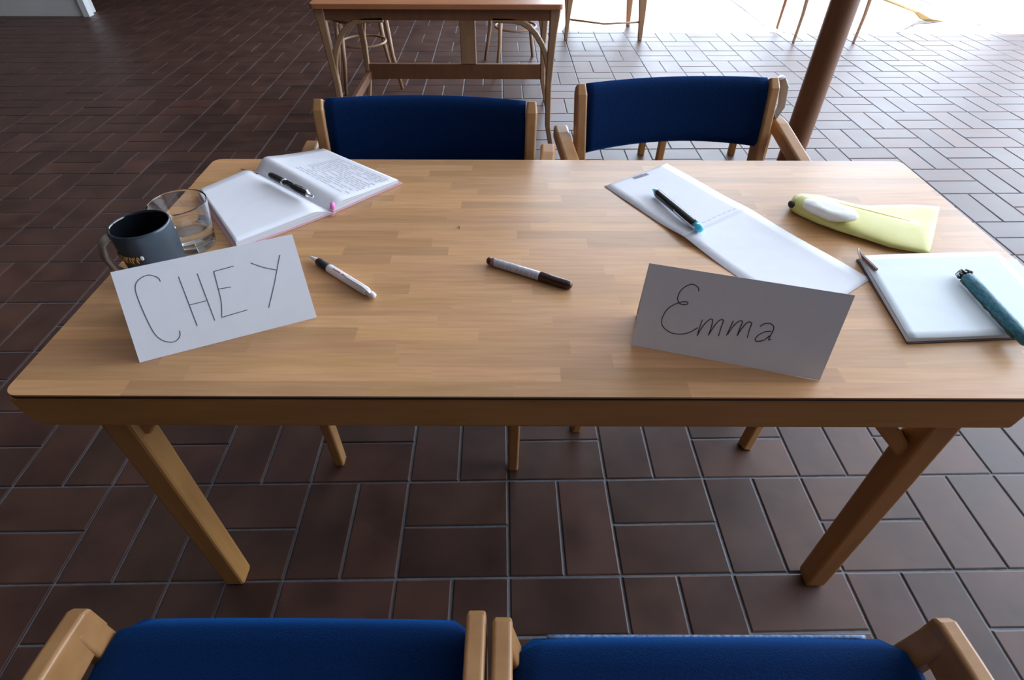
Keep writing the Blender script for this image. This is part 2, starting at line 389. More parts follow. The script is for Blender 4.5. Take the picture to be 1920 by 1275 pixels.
# ------------------------------------------------------------------ armchairs
def chair(name, label, loc, rot, af, ar, zf=.645, zr=.72, post=(.286, .57, .84), backz=(.655, .845), seat_z=.46, seat_y=-.045, arm_w=.027, arm_h=.042, pipe=False, seat_w=.262, clipit=False, feet=None):
    t = thing(name, label, 'chair', (loc[0], loc[1], 0), rot, None)
    ar2 = ar if isinstance(ar, tuple) else (ar, ar)
    px_, py_, pz = post
    # seat cushion with rounded front corners and a soft crown
    def seat(u, v):
        x = (u*2-1); y = v
        wx = seat_w*(1-.05*y)
        r = .05; yy = y*.52+seat_y
        if v < .1: wx -= .045*(1-math.sqrt(max(0, 1-((.1-v)/.1)**2)))
        ed = min((1-abs(x))*seat_w, y*.52, (1-y)*.52)
        z = seat_z-.028*(1-min(1, ed/.035))**2+.006*(1-x*x)
        return (x*wx, yy, z)
    sm = MB().grid(seat, 24, 20)
    def bot(u, v):
        p = seat(u, v); return (p[0], p[1], seat_z-.065)
    sm.grid(bot, 24, 20, flip=True)
    n0 = 25*21
    ring = [i for i in range(25)]+[24+25*j for j in range(1, 21)]+[20*25+i for i in range(23, -1, -1)]+[25*j for j in range(19, 0, -1)]
    for a, b_ in zip(ring, ring[1:]+ring[:1]): sm.f.append((a, b_, b_+n0, a+n0)); sm.sm.append(True)
    part('seat', sm, blue, t)
    if pipe:
        pts = []
        for k in range(31):
            u = k/30*.92+.04; p = seat(u, 0); pts.append((p[0], p[1]-.002+.0, seat_z-.026))
        part('seat_piping', MB().tube(pts, .0032, 6), blue_nap, t, 'pale worn front piping')
    part('seat_rail', MB().box(-seat_w+.03, seat_w-.03, -.012, .012, .34, .394), chair_m, t, bevel=.003)
    af2 = af if isinstance(af, tuple) else (af, af)
    for s in (-1, 1):
        af = af2[0] if s < 0 else af2[1]; ft = feet[0 if s < 0 else 1] if feet else (s*(af-.01), 0)
        ar = ar2[0] if s < 0 else ar2[1]
        part('side_rail', MB().box(s*(seat_w-.012)-.012, s*(seat_w-.012)+.012, .02, .50, .345, .394), chair_m, t, bevel=.003)
        # front leg carries the arm
        part('leg', MB().bar([(ft[0], ft[1], 0), (s*(min(af, .30)-.004), .0, .40), (s*af, -.003, zf-.02)], [.028, .032, .026], [.036, .042, .040], (0, 1, 0)), chair_m, t, bevel=.004)
        # rear leg runs up as the leaning back post
        pl = [(s*.27, .50, 0), (s*.275, .475, .40), (s*(px_-.004), py_-.048, .62), (s*px_, py_-.012, pz-.02), (s*px_, py_, pz)]
        part('back_post', MB().bar(pl, [.028, .030, .030, .030, .024], [.045, .052, .056, .050, .036], (0, 1, 0)), chair_m, t, bevel=.005)
        arm = [(s*(af+.0), -.024, zf+.003-arm_h/2), (s*af, -.014, zf+.003-arm_h/2), (s*(af+(ar-af)*.12), .04, zf+.003-arm_h/2), (s*(af+(ar-af)*.5), .25, zf+.009-arm_h/2), (s*(af+(ar-af)*.8), .40, zf*.45+zr*.55+.001-arm_h/2), (s*ar, py_-.03, zr+.001-arm_h/2), (s*ar, py_+.01, zr+.006-arm_h/2)]
        part('armrest', MB().bar(arm, [arm_w*.9]+[arm_w]*6, [arm_h*.72, arm_h*.94]+[arm_h]*5), chair_m, t, bevel=.004)
    # padded backrest, bowed backwards between the posts
    bw = px_-.016
    def back(side):
        def fn(u, v):
            x = (u*2-1)*bw; z = backz[0]+v*(backz[1]-backz[0])
            lean = py_-.048+(z-.62)/.22*.046
            bow = .035*(1-(x/bw)**2)
            th_ = .019*(max(0, 1-(2*v-1)**6))**.5+.001
            arch = .012*(1-(x/bw)**2)
            return (x, lean+bow+side*th_, z+arch*(1-v))
        return fn
    bm_ = MB().grid(back(-1), 20, 14).grid(back(1), 20, 14, flip=True)
    n0 = 21*15; ring = [i for i in range(21)]+[20+21*j for j in range(1, 15)]+[14*21+i for i in range(19, -1, -1)]+[21*j for j in range(13, 0, -1)]
    for a, b_ in zip(ring, ring[1:]+ring[:1]): bm_.f.append((a, b_, b_+n0, a+n0)); bm_.sm.append(True)
    part('backrest', bm_, blue, t)
    if clipit:
        cm = MB().tube([(px_+.016, py_+.0, .835), (px_+.036, py_+.01, .842), (px_+.052, py_+.01, .815), (px_+.056, py_, .76), (px_+.046, py_, .725), (px_+.02, py_-.01, .765)], [.006, .013, .017, .015, .010, .006], 10, flat=.4)
        part('strap', cm, grey_clip, t, 'grey looped strap on the post')
    return t
chair('armchair', 'blue padded armchair facing the camera, left of the two behind the table', (-.250, .975), R(-1.5), .265, .335, arm_w=.042)
chair('armchair', 'blue padded armchair facing the camera, right of the two, nearer the round post', (.538, 1.141), R(6.0), (.285, .345), (.335, .345), arm_w=.042, feet=((-.342, .004), (.155, -.118)), clipit=True)
for lab, pa, pb, syp, rr, dy, kw in (
        ('near armchair at the bottom left, only its dark blue seat and arms in view', (150, 1140), (899, 1130), 1147, 179.9, .004, dict(seat_w=.292)),
        ('near armchair at the bottom right with pale piping on its blue seat front', (938, 1130), (1772, 1165), 1181, 180.1, .006, dict(pipe=True, seat_w=.315))):
    a_, b_ = P(*pa, .55), P(*pb, .55); ctr = (a_+b_)/2; sp = (b_-a_).length/2; ctr.y -= .022+dy; ctr.x += (-.004 if rr < 180 else .004); sy = ctr.y-P(600, syp, .475).y+.001
    chair('armchair', lab, ctr, R(rr), sp, (sp+.002, sp+.032) if rr < 180 else (sp+.032, sp+.002), zf=.55, zr=.57, arm_h=.078, arm_w=.029, seat_z=.475, seat_y=sy, post=(sp+.0, .57, .82), **kw)

# ------------------------------------------------------------------ things on the table
def local(pts, o): return [p-o for p in pts]
def name_card(label, px, hc, strokes, inkm, sw):
    """px: top-left, top-right, bottom-right, bottom-left of the written face"""
    TL, TR_, BR, BL = px
    b1, b2 = P(*BL, TZ+.0006), P(*BR, TZ+.0006)
    t1, t2 = P(*TL, TZ+hc), P(*TR_, TZ+hc)
    c = (b1+b2)/2
    t = thing('name_card', label, 'card', c)
    u = (b2-b1).normalized(); n = Vector((-u.y, u.x, 0))
    lean = ((t1-b1).dot(n)+(t2-b2).dot(n))/2
    ln_ = (b2-b1).length; s1 = (t1-b1).dot(u); s2 = (t2-b1).dot(u)
    t1 = b1+u*s1+n*lean; t2 = b1+u*s2+n*lean; t1.z = t2.z = TZ+hc
    back1, back2 = t1+n*lean*.9, t2+n*lean*.9
    back1.z = back2.z = TZ+.0006; back1 -= u*.004
    fr_ = MB().add(local([b1, b2, t2, t1], c), [(0, 1, 2, 3)]); bk = MB().add(local([t1, t2, back2, back1], c), [(0, 1, 2, 3)])
    part('front_panel', fr_, paper, t, solid=.0004, fixn=False); part('back_panel', bk, paper, t, solid=.0004, fixn=False)
    nn = (b2-b1).cross(t1-b1).normalized()
    mb = MB()
    for st in strokes:
        # smooth the stroke
        pts = [ray_plane(x, y_, b1, nn) for x, y_ in st]
        if len(pts) > 2:
            sm = []
            for i in range(len(pts)-1):
                p0, p1, p2, p3 = pts[max(i-1, 0)], pts[i], pts[i+1], pts[min(i+2, len(pts)-1)]
                for k in range(5):
                    q = k/5; sm.append(.5*((2*p1)+(p2-p0)*q+(2*p0-5*p1+4*p2-p3)*q*q+(3*p1-p0-3*p2+p3)*q**3))
            sm.append(pts[-1]); pts = sm
        toward = nn if nn.dot(Vector((0, 0, CAM_H))-b1) > 0 else -nn
        rings = []
        for i, p in enumerate(pts):
            tg = (pts[min(i+1, len(pts)-1)]-pts[max(i-1, 0)]).normalized(); sd = tg.cross(nn).normalized()*sw/2
            q = p-c+toward*.0004
            rings.append([q-sd, q+sd, q+sd+toward*.0002, q-sd+toward*.0002])
        mb.loft(rings, smooth=False)
    part('handwriting', mb, inkm, t, 'thin pen lettering')
    return t
CH = [[(301,528),(297,521),(287,517),(277,516),(265,521),(256,530),(254,542),(259,560),(271,589),(283,614),(292,628),(303,637),(315,641),(326,641),(334,636),(338,628),(337,620)],
      [(335,519),(370,611)], [(370,513),(403,601)], [(355,572),(387,564)],
      [(438,499),(401,509)], [(401,509),(408,536),(415,566),(416,595)], [(416,595),(464,581)], [(410,542),(433,538)],
      [(470,493),(493,501),(517,506)], [(525,478),(521,497),(515,530),(504,577)]]
EM = [[(1310,546),(1309,539),(1300,533),(1289,535),(1277,544),(1271,556),(1272,566),(1280,571),(1289,570),(1288,566),(1278,566),(1264,571),(1251,580),(1242,595),(1241,608),(1249,618),(1262,625),(1280,626),(1295,622),(1308,614)],
      [(1317,599),(1311,616),(1307,630)], [(1308,628),(1318,611),(1329,600),(1336,599),(1334,612),(1328,629)], [(1329,627),(1340,610),(1350,600),(1356,601),(1352,614),(1347,630)],
      [(1375,601),(1368,616),(1362,629)], [(1364,627),(1375,611),(1386,602),(1392,603),(1387,616),(1382,630)], [(1383,628),(1392,614),(1402,604),(1409,606),(1405,618),(1401,633)],
      [(1425,612),(1433,607),(1443,606),(1450,611),(1450,618),(1444,630),(1441,637),(1446,636)],
      [(1446,621),(1434,622),(1421,629),(1416,637),(1421,640),(1433,637),(1443,629)]]
name_card('folded white name card lettered CHEY in thin capitals, on the left', ((207,510),(548,440),(594,595),(262,680)), .118, CH, ink, .0012)
name_card('folded white name card lettered Emma in thin brown script, on the right', ((1217,495),(1603,552),(1537,713),(1183,647)), .138, EM, ink_brown, .0015)

# open notebook
S0, S1 = P(480, 325, TZ), P(622, 400, TZ)
nbc = (S0+S1)/2
nb = thing('notebook', 'open pink-covered notebook with white pages at the far left corner of the table', 'notebook', nbc)
sdir = (S1-S0); 
BLc, TLc = P(443, 458, TZ+.012), P(376, 358, TZ+.012)
BRc, TRc = P(747, 341, TZ+.006), P(606, 277, TZ+.010)
for q in (BLc, TLc, BRc, TRc): q.z = TZ
def bil(a, b_, c_, d_, u, v): return a*(1-u)*(1-v)+b_*u*(1-v)+c_*u*v+d_*(1-u)*v
def prof_l(u): return .0155*min(1, math.sin(min(1, u/.22)*math.pi/2)) - .002*u + .003
def prof_r(u, v): 
    far = 1-v
    return .003+(.016+.014*far)*math.sin(min(1, u/.20)*math.pi/2)-(.008+.017*far)*max(0, (u-.2)/.8)**.8
def block(edge0, edge1, prof):
    """page block from the spine (u=0) to the fore-edge (u=1); v runs S0->S1"""
    mb = MB()
    topf = lambda u, v: bil(S0, edge0, edge1, S1, u, v)-nbc+Vector((0, 0, prof(u, v)))
    botf = lambda u, v: bil(S0, edge0, edge1, S1, u, v)-nbc+Vector((0, 0, .0028))
    mb.grid(topf, 28, 12).grid(botf, 28, 12, flip=True)
    n0 = 29*13; ring = [i for i in range(29)]+[28+29*j for j in range(1, 13)]+[12*29+i for i in range(27, -1, -1)]+[29*j for j in range(11, 0, -1)]
    for a, b_ in zip(ring, ring[1:]+ring[:1]): mb.f.append((a, b_, b_+n0, a+n0)); mb.sm.append(False)
    return mb, topf
mbl, topl = block(TLc, BLc, lambda u, v: prof_l(u)); mbr, topr = block(TRc, BRc, prof_r)
for mb_, nm in ((mbl, 'left_pages'), (mbr, 'right_pages')):
    o = part(nm, mb_, pages_m, nb)
    o.data.materials.append(paper)
    for p in o.data.polygons:
        if p.center.z > .0045 and abs(p.normal.z) > .35: p.material_index = 1
def ext(a, b_, e): return a+(b_-a).normalized()*((b_-a).length+e)
e0, e1 = ext(S0, TLc, .007), ext(S1, BLc, .007); f0, f1 = ext(S0, TRc, .008), ext(S1, BRc, .008)
sd_ = sdir.normalized()*.005
for a0, a1 in ((e0, e1), (f0, f1)):
    q = [S0-sd_-nbc, a0-sd_-nbc, a1+sd_-nbc, S1+sd_-nbc]
    part('cover', MB().add([v+Vector((0, 0, .0006)) for v in q]+[v+Vector((0, 0, .0026)) for v in q], [(0,1,2,3),(7,6,5,4),(0,4,5,1),(1,5,6,2),(2,6,7,3),(3,7,4,0)]), pink, nb)
part('spine_band', MB().tube([S1-nbc+Vector((.000, .004, .004)), S1-nbc+Vector((.004, .003, .014)), S1-nbc+Vector((.003, .012, .019))], [.004, .006, .005], 8), hotpink, nb, 'bright pink head band')
part('ribbon', MB().tube([S1-nbc+Vector(v) for v in ((-.002, 0, .012), (.004, -.006, .010), (.010, -.006, .006), (.008, -.014, .004), (-.002, -.018, .003))], .0013, 6), pink, nb, 'thin pink ribbon')
# printed note block on the right page
tx = MB(); random.seed(3)
for k in range(16):
    u0 = .30+.60*k/15
    v = .30
    while v < .93:
        L = random.uniform(.03, .09)
        if random.random() < .85:
            a, b_ = topr(u0, v), topr(u0, min(.95, v+L)); a2, b2_ = topr(u0+.010, v), topr(u0+.010, min(.95, v+L)); z_ = Vector((0, 0, .0004))
            tx.add([a+z_, b_+z_, b2_+z_, a2+z_], [(0, 1, 2, 3)])
        v += L+.015
part('printed_text', tx, mat('pale_print', (.62, .62, .70), rough=.8), nb, 'faint grey print')
part('elastic', MB().tube([P(452, 317, TZ+.003)-nbc, P(466, 320, TZ+.006)-nbc, P(484, 326, TZ+.012)-nbc], .0011, 6), dark_wood, nb, 'thin brown cord')

def pen(name, label, a, b_, za, zb, parts, rs=1.0):
    """parts: (part name, [(t along 0..1, radius)...], material, label)"""
    A, B = P(*a, za), P(*b_, zb); X = (B-A); L = X.length; X.normalize()
    Y = Vector((0, 0, 1)).cross(X).normalized(); Z = X.cross(Y)
    t = thing(name, label, 'pen', A, Matrix((X, Y, Z)).transposed())
    for nm, pr, m_, lb in parts:
        part(nm, MB().lathe([(r*rs, q*L) for q, r in pr], 24, 'x'), m_, t, lb)
    return t, L
# brown marker
r = .0085
pen('marker_pen', 'marker pen with dark maroon cap and clear barrel, in the middle of the table', (914, 488), (1072, 536), TZ+r, TZ+r,
    [('cap', [(.635, 0), (.635, r*.94), (.64, r), (.95, r*.98), (.985, r*.8), (1.0, r*.45), (1.0, 0)], maroon, 'dark maroon cap'),
     ('barrel', [(.065, 0), (.065, r*.80), (.10, r*.88), (.60, r*.92), (.64, r*.92), (.64, 0)], barrel, 'clear whitish barrel'),
     ('barrel_collar', [(.055, r*.5), (.055, r*.82), (.10, r*.90), (.10, r*.5)], maroon_soft, 'reddish tinted end'),
     ('end_plug', [(0, 0), (0, r*.55), (.015, r*.75), (.06, r*.80), (.06, 0)], maroon, 'dark maroon plug')], 1.12)
# white click pen
r = .0075
wp, L = pen('ballpoint_pen', 'white click pen with black grip beside the CHEY card', (582, 481), (703, 556), TZ+r, TZ+r,
    [('tip', [(0, 0), (0, .0016), (.04, .003), (.12, .0052), (.13, .0052), (.13, 0)], white_pl, 'white tip'),
     ('grip', [(.125, 0), (.125, .0058), (.14, .0070), (.31, .0075), (.315, 0)], black_rub, 'black rubber grip'),
     ('barrel', [(.305, 0), (.305, .0074), (.33, .0080), (.86, .0078), (.90, .0066), (.90, 0)], white_pl, None),
     ('push_button', [(.89, 0), (.89, .0056), (.96, .0056), (.99, .0046), (1.0, .002), (1.0, 0)], white_pl, None)], 1.1)
part('clip', MB().bar([(L*.60, -.002, .0078), (L*.64, -.003, .0115), (L*.86, -.003, .0120), (L*.93, -.003, .0095), (L*.95, -.002, .0050)], .0062, .0028, (0, 0, 1)), white_pl, wp, bevel=.0008)
tx = MB(); random.seed(9)
x = L*.40
while x < L*.66:
    d = random.uniform(.0011, .0022); hgt = random.choice((.0016, .0024, .0028))
    if abs(x-L*.52) > .002:
        q = [(x, -.0036, .0084), (x+d, -.0036, .0084), (x+d+.0005, -.0036+hgt, .0091), (x+.0005, -.0036+hgt, .0091)]
        tx.add(q, [(0, 1, 2, 3)])
    x += d+.0006
part('printed_text', tx, red_print, wp, 'small red print', solid=.0001, fixn=False)
# black pen on the notebook
r = .0062
bp_, L = pen('ballpoint_pen', 'black pen with chrome clip lying in the fold of the open notebook', (505, 327), (588, 370), TZ+.0315, TZ+.0295,
    [('barrel', [(0, 0), (0, .002), (.02, .0045), (.08, .0060), (.30, .0062), (.33, .0062), (.33, 0)], black_rub, 'black grip'),
     ('ring', [(.33, .002), (.33, .0065), (.37, .0065), (.37, .002)], chrome, 'chrome ring'),
     ('upper_barrel', [(.37, 0), (.37, .0060), (.60, .0064), (.84, .0058), (.85, 0)], black_pl, None),
     ('collar', [(.85, 0), (.85, .0050), (.90, .0044), (.90, 0)], chrome, 'chrome collar'),
     ('push_button', [(.90, 0), (.90, .0024), (.98, .0024), (1.0, .0018), (1.0, 0)], chrome, 'chrome button')], 1.28)
part('clip', MB().bar([(L*.58, 0, .0105), (L*.62, 0, .0098), (L*.80, 0, .0115), (L*.88, 0, .0105), (L*.90, 0, .0045)], .0032, .0012), chrome, bp_, 'chrome clip')
# cyan tipped pen
r = .0075
cp, L = pen('ballpoint_pen', 'black pen with bright cyan ends lying on the long white sheet', (1224, 355), (1316, 432), TZ+.0052+r, TZ+.0108+r,
    [('tip', [(0, 0), (0, .0012), (.10, .0066), (.11, .0066), (.11, 0)], cyan, 'cyan tip'),
     ('barrel', [(.105, 0), (.105, .0072), (.13, .0076), (.84, .0076), (.88, .0072), (.88, 0)], black_pl, None),
     ('push_button', [(.875, 0), (.875, .0066), (.95, .0070), (.985, .0055), (1.0, .002), (1.0, 0)], cyan, 'cyan push button')], 1.25)
part('clip', MB().bar([(L*.52, -.0085, 0), (L*.56, -.0120, 0), (L*.86, -.0125, 0), (L*.92, -.0100, 0), (L*.93, -.0060, 0)], .0016, .0050), barrel, cp, 'clear grey clip')

# long unfolded sheet with a crease across the middle
A0, A1, B1 = P(1133, 350, TZ), P(1250, 307, TZ), P(1632, 524, TZ)
lc = (A0+B1)/2; wv = (A0-A1); lv = (B1-A1)
sh = thing('leaflet', 'long unfolded white sheet with a crease, running under the Emma card', 'paper', (lc.x, lc.y, TZ))
def sheet(s0, s1):
    def fn(u, v):
        s_ = s0+(s1-s0)*u; p = A1+wv*v+lv*s_-Vector((lc.x, lc.y, TZ)); d = abs(s_-.47)
        p.z = .0008+.0075*math.exp(-(d/.10)**1.3)*(.4+.6*v)+.0012*math.sin(s_*9)**2
        return p
    return fn
part('upper_page', MB().grid(sheet(0, .47), 26, 8), paper, sh, solid=.0006, fixn=False)
part('lower_page', MB().grid(sheet(.47, 1), 26, 8), paper, sh, solid=.0006, fixn=False)
tb = MB(); random.seed(4)
x = 0
f_ = sheet(0, .47)
while x < 1:
    d = random.uniform(.07, .16)
    for k in (0, 1, 2):
        def q(a, b_): 
            p = P(1187+(1214-1187)*a, 333.5-(333.5-325)*a, TZ+.002)*(1-0)+Vector((0, 0, 0)); p2 = p+(wv.normalized()*0)+lv.normalized()*(b_*.012-.003); p2 -= Vector((lc.x, lc.y, TZ)); p2.z = .0019; return p2
        tb.add([q(x, k/3), q(min(1, x+d*.8), k/3), q(min(1, x+d*.8), k/3+.2), q(x, k/3+.2)], [(0, 1, 2, 3)])
    x += d
part('printed_text', tb, ink, sh, 'small block of dark print', solid=.00015, fixn=False)
fb = MB()
for k in range(9):
    s_ = .44+.003*random.random(); v0 = .12+k*.08
    fb.add([sheet(0, 1)(s_, v0)+Vector((0, 0, .0006)), sheet(0, 1)(s_, v0+.055)+Vector((0, 0, .0006)), sheet(0, 1)(s_+.006, v0+.055)+Vector((0, 0, .0006)), sheet(0, 1)(s_+.006, v0)+Vector((0, 0, .0006))], [(0, 1, 2, 3)])
part('faint_print', fb, ink_pale, sh, 'faint grey line of print', solid=.0001, fixn=False)

# notepad at the right edge
C0, C1, C2 = P(1613, 479, TZ+.012), P(1705, 634, TZ+.012), P(1872, 470, TZ+.012)
C3 = C1+(C2-C0); npc = (C0+C3)/2; npc.z = TZ
pad = thing('notepad', 'pale bluish white notepad with dark back cover at the right end of the table', 'notepad', npc)
def slab(q, z0, z1): 
    q = [Vector((p.x-npc.x, p.y-npc.y, 0)) for p in q]
    return MB().add([v+Vector((0, 0, z0)) for v in q]+[v+Vector((0, 0, z1)) for v in q], [(3,2,1,0),(4,5,6,7),(0,1,5,4),(1,2,6,5),(2,3,7,6),(3,0,4,7)])
w_ = Vector((.003, -.002, 0))
part('back_cover', slab([C0-w_, C1+Vector((0, -.003, 0)), C3+Vector((.0, -.003, 0)), C2], .0006, .0030), mat('dark_cover', (.06, .04, .05), rough=.5), pad, 'dark back cover', bevel=.0008)
part('page_block', slab([C0, C1, C3, C2], .0032, .0098), pages_m, pad, bevel=.0004)
def leafsheet(u, v):
    p = bil(C0, C2, C3, C1, u, v)-npc; p.z = .0112+.0010*math.sin(u*5+v*3)+.0025*max(0, v-.8)*max(0, u-.55)*5; return p
part('top_page', MB().grid(leafsheet, 18, 14), paper_blue, pad, 'slightly lifted top page', solid=.0004, fixn=False)
D = [P(1850, 484, TZ+.010), P(1906, 486, TZ+.010), P(1950, 545, TZ+.010), P(1890, 560, TZ+.010)]
part('loose_page', slab([D[3], D[2], D[1], D[0]][::-1], .0100, .0105), paper_blue, pad, 'page corner sticking out')
part('loop', MB().tube([C0-npc+Vector(v) for v in ((-.001, -.004, .004), (-.006, .004, .012), (-.010, .002, .016), (-.012, -.008, .010), (-.008, -.018, .004))], .0016, 8), cream_print, pad, 'small pale binding loop')
part('spine_tape', MB().bar([C0-npc+Vector((-.004, -.004, .005)), C0-npc+Vector((.004, -.055, .004))], .006, .006), mat('brown_tape', (.16, .06, .05), rough=.5), pad, 'brown binding tape')
# teal cloth-like pen with a frayed black end
r = .0115
A, B = P(1806, 512, TZ+.0125+r), P(1932, 648, TZ+.0125+r); X = (B-A); L = X.length; X.normalize(); Y = Vector((0, 0, 1)).cross(X).normalized(); Z = X.cross(Y)
tp = thing('covered_pen', 'teal fabric-covered pen with a frayed black tuft, lying on the right notepad', 'pen', A, Matrix((X, Y, Z)).transposed())
part('sleeve', MB().lathe([(0, .012), (.0085, .012), (.0105, .018), (.0115, .05), (.0110, .10), (.0112, L*.75), (.009, L*.95), (.004, L), (0, L)], 20, 'x'), teal, tp)
part('seam', MB().tube([(.016+(L*.8)*k/14, .0095+.0006*math.sin(k*2.1)-.018*0, -.0055+.0005*math.sin(k*3.3)) for k in range(15)], .0022, 6), olive, tp, 'olive stitched seam').scale = (1, -1, 1)
tf_ = MB(); random.seed(21)
for k in range(26):
    a = random.uniform(0, 2*math.pi); rr = random.uniform(.002, .010); ln = random.uniform(.010, .022)
    y0, z0 = rr*math.cos(a)*.5, rr*math.sin(a)*.5; y1, z1 = rr*1.3*math.cos(a), rr*1.1*math.sin(a)
    tf_.tube([(.014, y0, z0), (.014-ln*.5, y1, z1), (.012-ln, y1*random.uniform(.3, 1.2), z1*random.uniform(.3, 1.1))], [.0022, .0020, .0008], 5)
tf_.tube([(.010, -.004, .006), (.006, -.013, .012), (.012, -.020, .012), (.016, -.027, .008)], [.002, .0018, .0012, .0005], 5)
part('tuft', tf_, tuft_m, tp, 'frayed black tuft')

# yellow soft wedge with black tip and white strip on it
ol = [(1479, 384), (1484, 374), (1497, 371), (1530, 374), (1570, 381), (1612, 388), (1660, 382), (1710, 379), (1765, 382), (1757, 425), (1746, 473), (1715, 468), (1670, 461), (1622, 447), (1575, 433), (1535, 418), (1505, 403), (1487, 393)]
zy = TZ+.012
olw = [P(x, y_, zy) for x, y_ in ol]; yc = sum(olw, Vector())/len(olw); yc.z = TZ
axis0, axis1 = P(1483, 381, zy), P(1757, 425, zy); ax_ = (axis1-axis0).normalized()
yp = thing('pouch', 'soft yellow wedge-shaped pouch with black tip, lying beyond the right notepad', 'pouch', yc)
inner = MB(); rings = []
cen = Vector((sum(p.x for p in olw)/len(olw), sum(p.y for p in olw)/len(olw), 0))
K = 9
def spine_pt(p):      # nearest point of the centre line, kept inside the outline
    t_ = (p-axis0).dot(ax_); Lx = (axis1-axis0).length; t_ = min(max(t_, .02), Lx-.03); return axis0+ax_*t_
dense = []
for i in range(len(olw)):
    a, b_ = olw[i], olw[(i+1) % len(olw)]
    for k in range(3): dense.append(a.lerp(b_, k/3))
def ht(p):
    t_ = min(1, max(0, (p-axis0).dot(ax_)/(axis1-axis0).length)); return .026*(1-t_)**1.3+.006+.010*min(1, t_*5)*(1-.5*t_)
for side, zz in ((1, 1), (-1, -1)):
    pass
rings_top = []
for k in range(K+1):
    q = k/K      # 0 rim .. 1 centre line
    ring = []
    for p in dense:
        s_ = spine_pt(p); m_ = p.lerp(s_, q); h_ = ht(m_)
        z = h_*.40+h_*.60*math.sqrt(max(0, 1-(1-q)**2))
        ring.append(Vector((m_.x-yc.x, m_.y-yc.y, z+.0006)))
    rings_top.append(ring)
rings_bot = []
for k in range(5):
    q = k/4; ring = []
    for p in dense:
        s_ = spine_pt(p); m_ = p.lerp(s_, q*.5); h_ = ht(m_)
        ring.append(Vector((m_.x-yc.x, m_.y-yc.y, .0006+h_*.40*(1-math.sqrt(max(0, 1-(1-q)**2))))))
    rings_bot.append(ring)
allr = rings_bot[::-1]+rings_top[1:]
part('body', MB().loft(allr), yellow, yp)
wt = [(1508, 374), (1530, 374), (1560, 380), (1590, 391), (1608, 400), (1611, 406), (1606, 412), (1578, 412), (1556, 408), (1540, 401), (1530, 396), (1518, 392), (1504, 385)]
wp_ = [P(x, y_, TZ+.038) for x, y_ in wt]; wc = sum(wp_, Vector())/len(wp_)
def wr(f_, z_): return [Vector((wc.x+(p.x-wc.x)*f_-yc.x, wc.y+(p.y-wc.y)*f_-yc.y, z_)) for p in wp_]
part('white_strip', MB().loft([wr(.72, .026), wr(.93, .033), wr(1.0, .038), wr(.92, .043), wr(.5, .045)]), pith, yp, 'torn white strip on top')
tpp = P(1482, 383, TZ+.018)
part('tip', MB().loft([[Vector((tpp.x-yc.x+dx+a*.0, tpp.y-yc.y+rr*1.5*math.cos(q), .018+rr*math.sin(q)*1.1)) for q in [2*math.pi*k/10 for k in range(10)]] for dx, rr, a in ((-.003, .003, 0), (-.002, .0055, 0), (.001, .0070, 0), (.006, .007, 0))]), tip_black, yp, 'blunt black tip')

# mug
MR = .052; MH = .108
mc = P(260, 419, TZ+MH); mc.z = TZ
mug = thing('mug', 'slate blue-grey mug with black inside behind the CHEY card', 'mug', (mc.x, mc.y, TZ+.0005))
part('body', MB().lathe([(0, 0), (.040, 0), (.045, .003), (.049, .020), (MR-.0005, .06), (MR, MH-.006), (MR, MH-.003), (MR-.001, MH-.0008), (MR-.002, MH), (MR-.0030, MH-.0002)], 56), mug_out, mug)
part('inner_wall', MB().lathe([(MR-.0028, MH-.0001), (MR-.0038, MH-.0008), (MR-.0045, MH-.004), (MR-.0048, MH-.008), (MR-.006, .05), (.044, .014), (.038, .010), (.0001, .010)], 56), mug_in, mug, 'glossy black inside')
part('coffee', MB().lathe([(0, .042), (MR-.0063, .042), (MR-.0063, .043), (0, .0432)], 40), mug_in, mug, 'black coffee')
ha = R(221)
def hp(r_, z): return (r_*math.cos(ha), r_*math.sin(ha), z)
part('handle', MB().tube([hp(MR-.004, .094), hp(MR+.004, .099), hp(MR+.015, .092), hp(MR+.021, .068), hp(MR+.017, .042), hp(MR+.004, .022), hp(MR-.008, .018)], [.012, .0135, .015, .016, .015, .0135, .012], 16, flat=.45), mug_handle, mug, 'broad glossy handle with brown reflection in its colour')
gm = MB(); random.seed(8)
def on_mug(a, z, e=.0006): return Vector(((MR+e)*math.cos(a), (MR+e)*math.sin(a), z))
a0 = R(222); a1 = R(278); zc = .062
k = 0; a = a0
while a < a1:
    pts = [on_mug(a+.035*math.cos(q), zc+.0065*math.sin(q)+.001*math.sin(k*2)) for q in [2*math.pi*i/9*(.9 if k % 2 else 1) for i in range(9)]]
    if k % 3 == 1: pts = [on_mug(a-.02, zc+.007), on_mug(a, zc-.006), on_mug(a+.02, zc+.003), on_mug(a+.03, zc-.005)]
    gm.tube(pts, .0012, 5); a += .085; k += 1
part('gilt_lettering', gm, gold, mug, 'gilt script partly hidden by the card')
bt = MB()
for q in range(5):
    aq = 2*math.pi*q/5; bt.tube([on_mug(R(284), zc+.004), on_mug(R(284)+.05*math.cos(aq)*1.0, zc+.004+.0035*math.sin(aq))], [.0015, .0022], 6)
part('flower_emblem', bt, cream_print, mug, 'small cream flower mark')

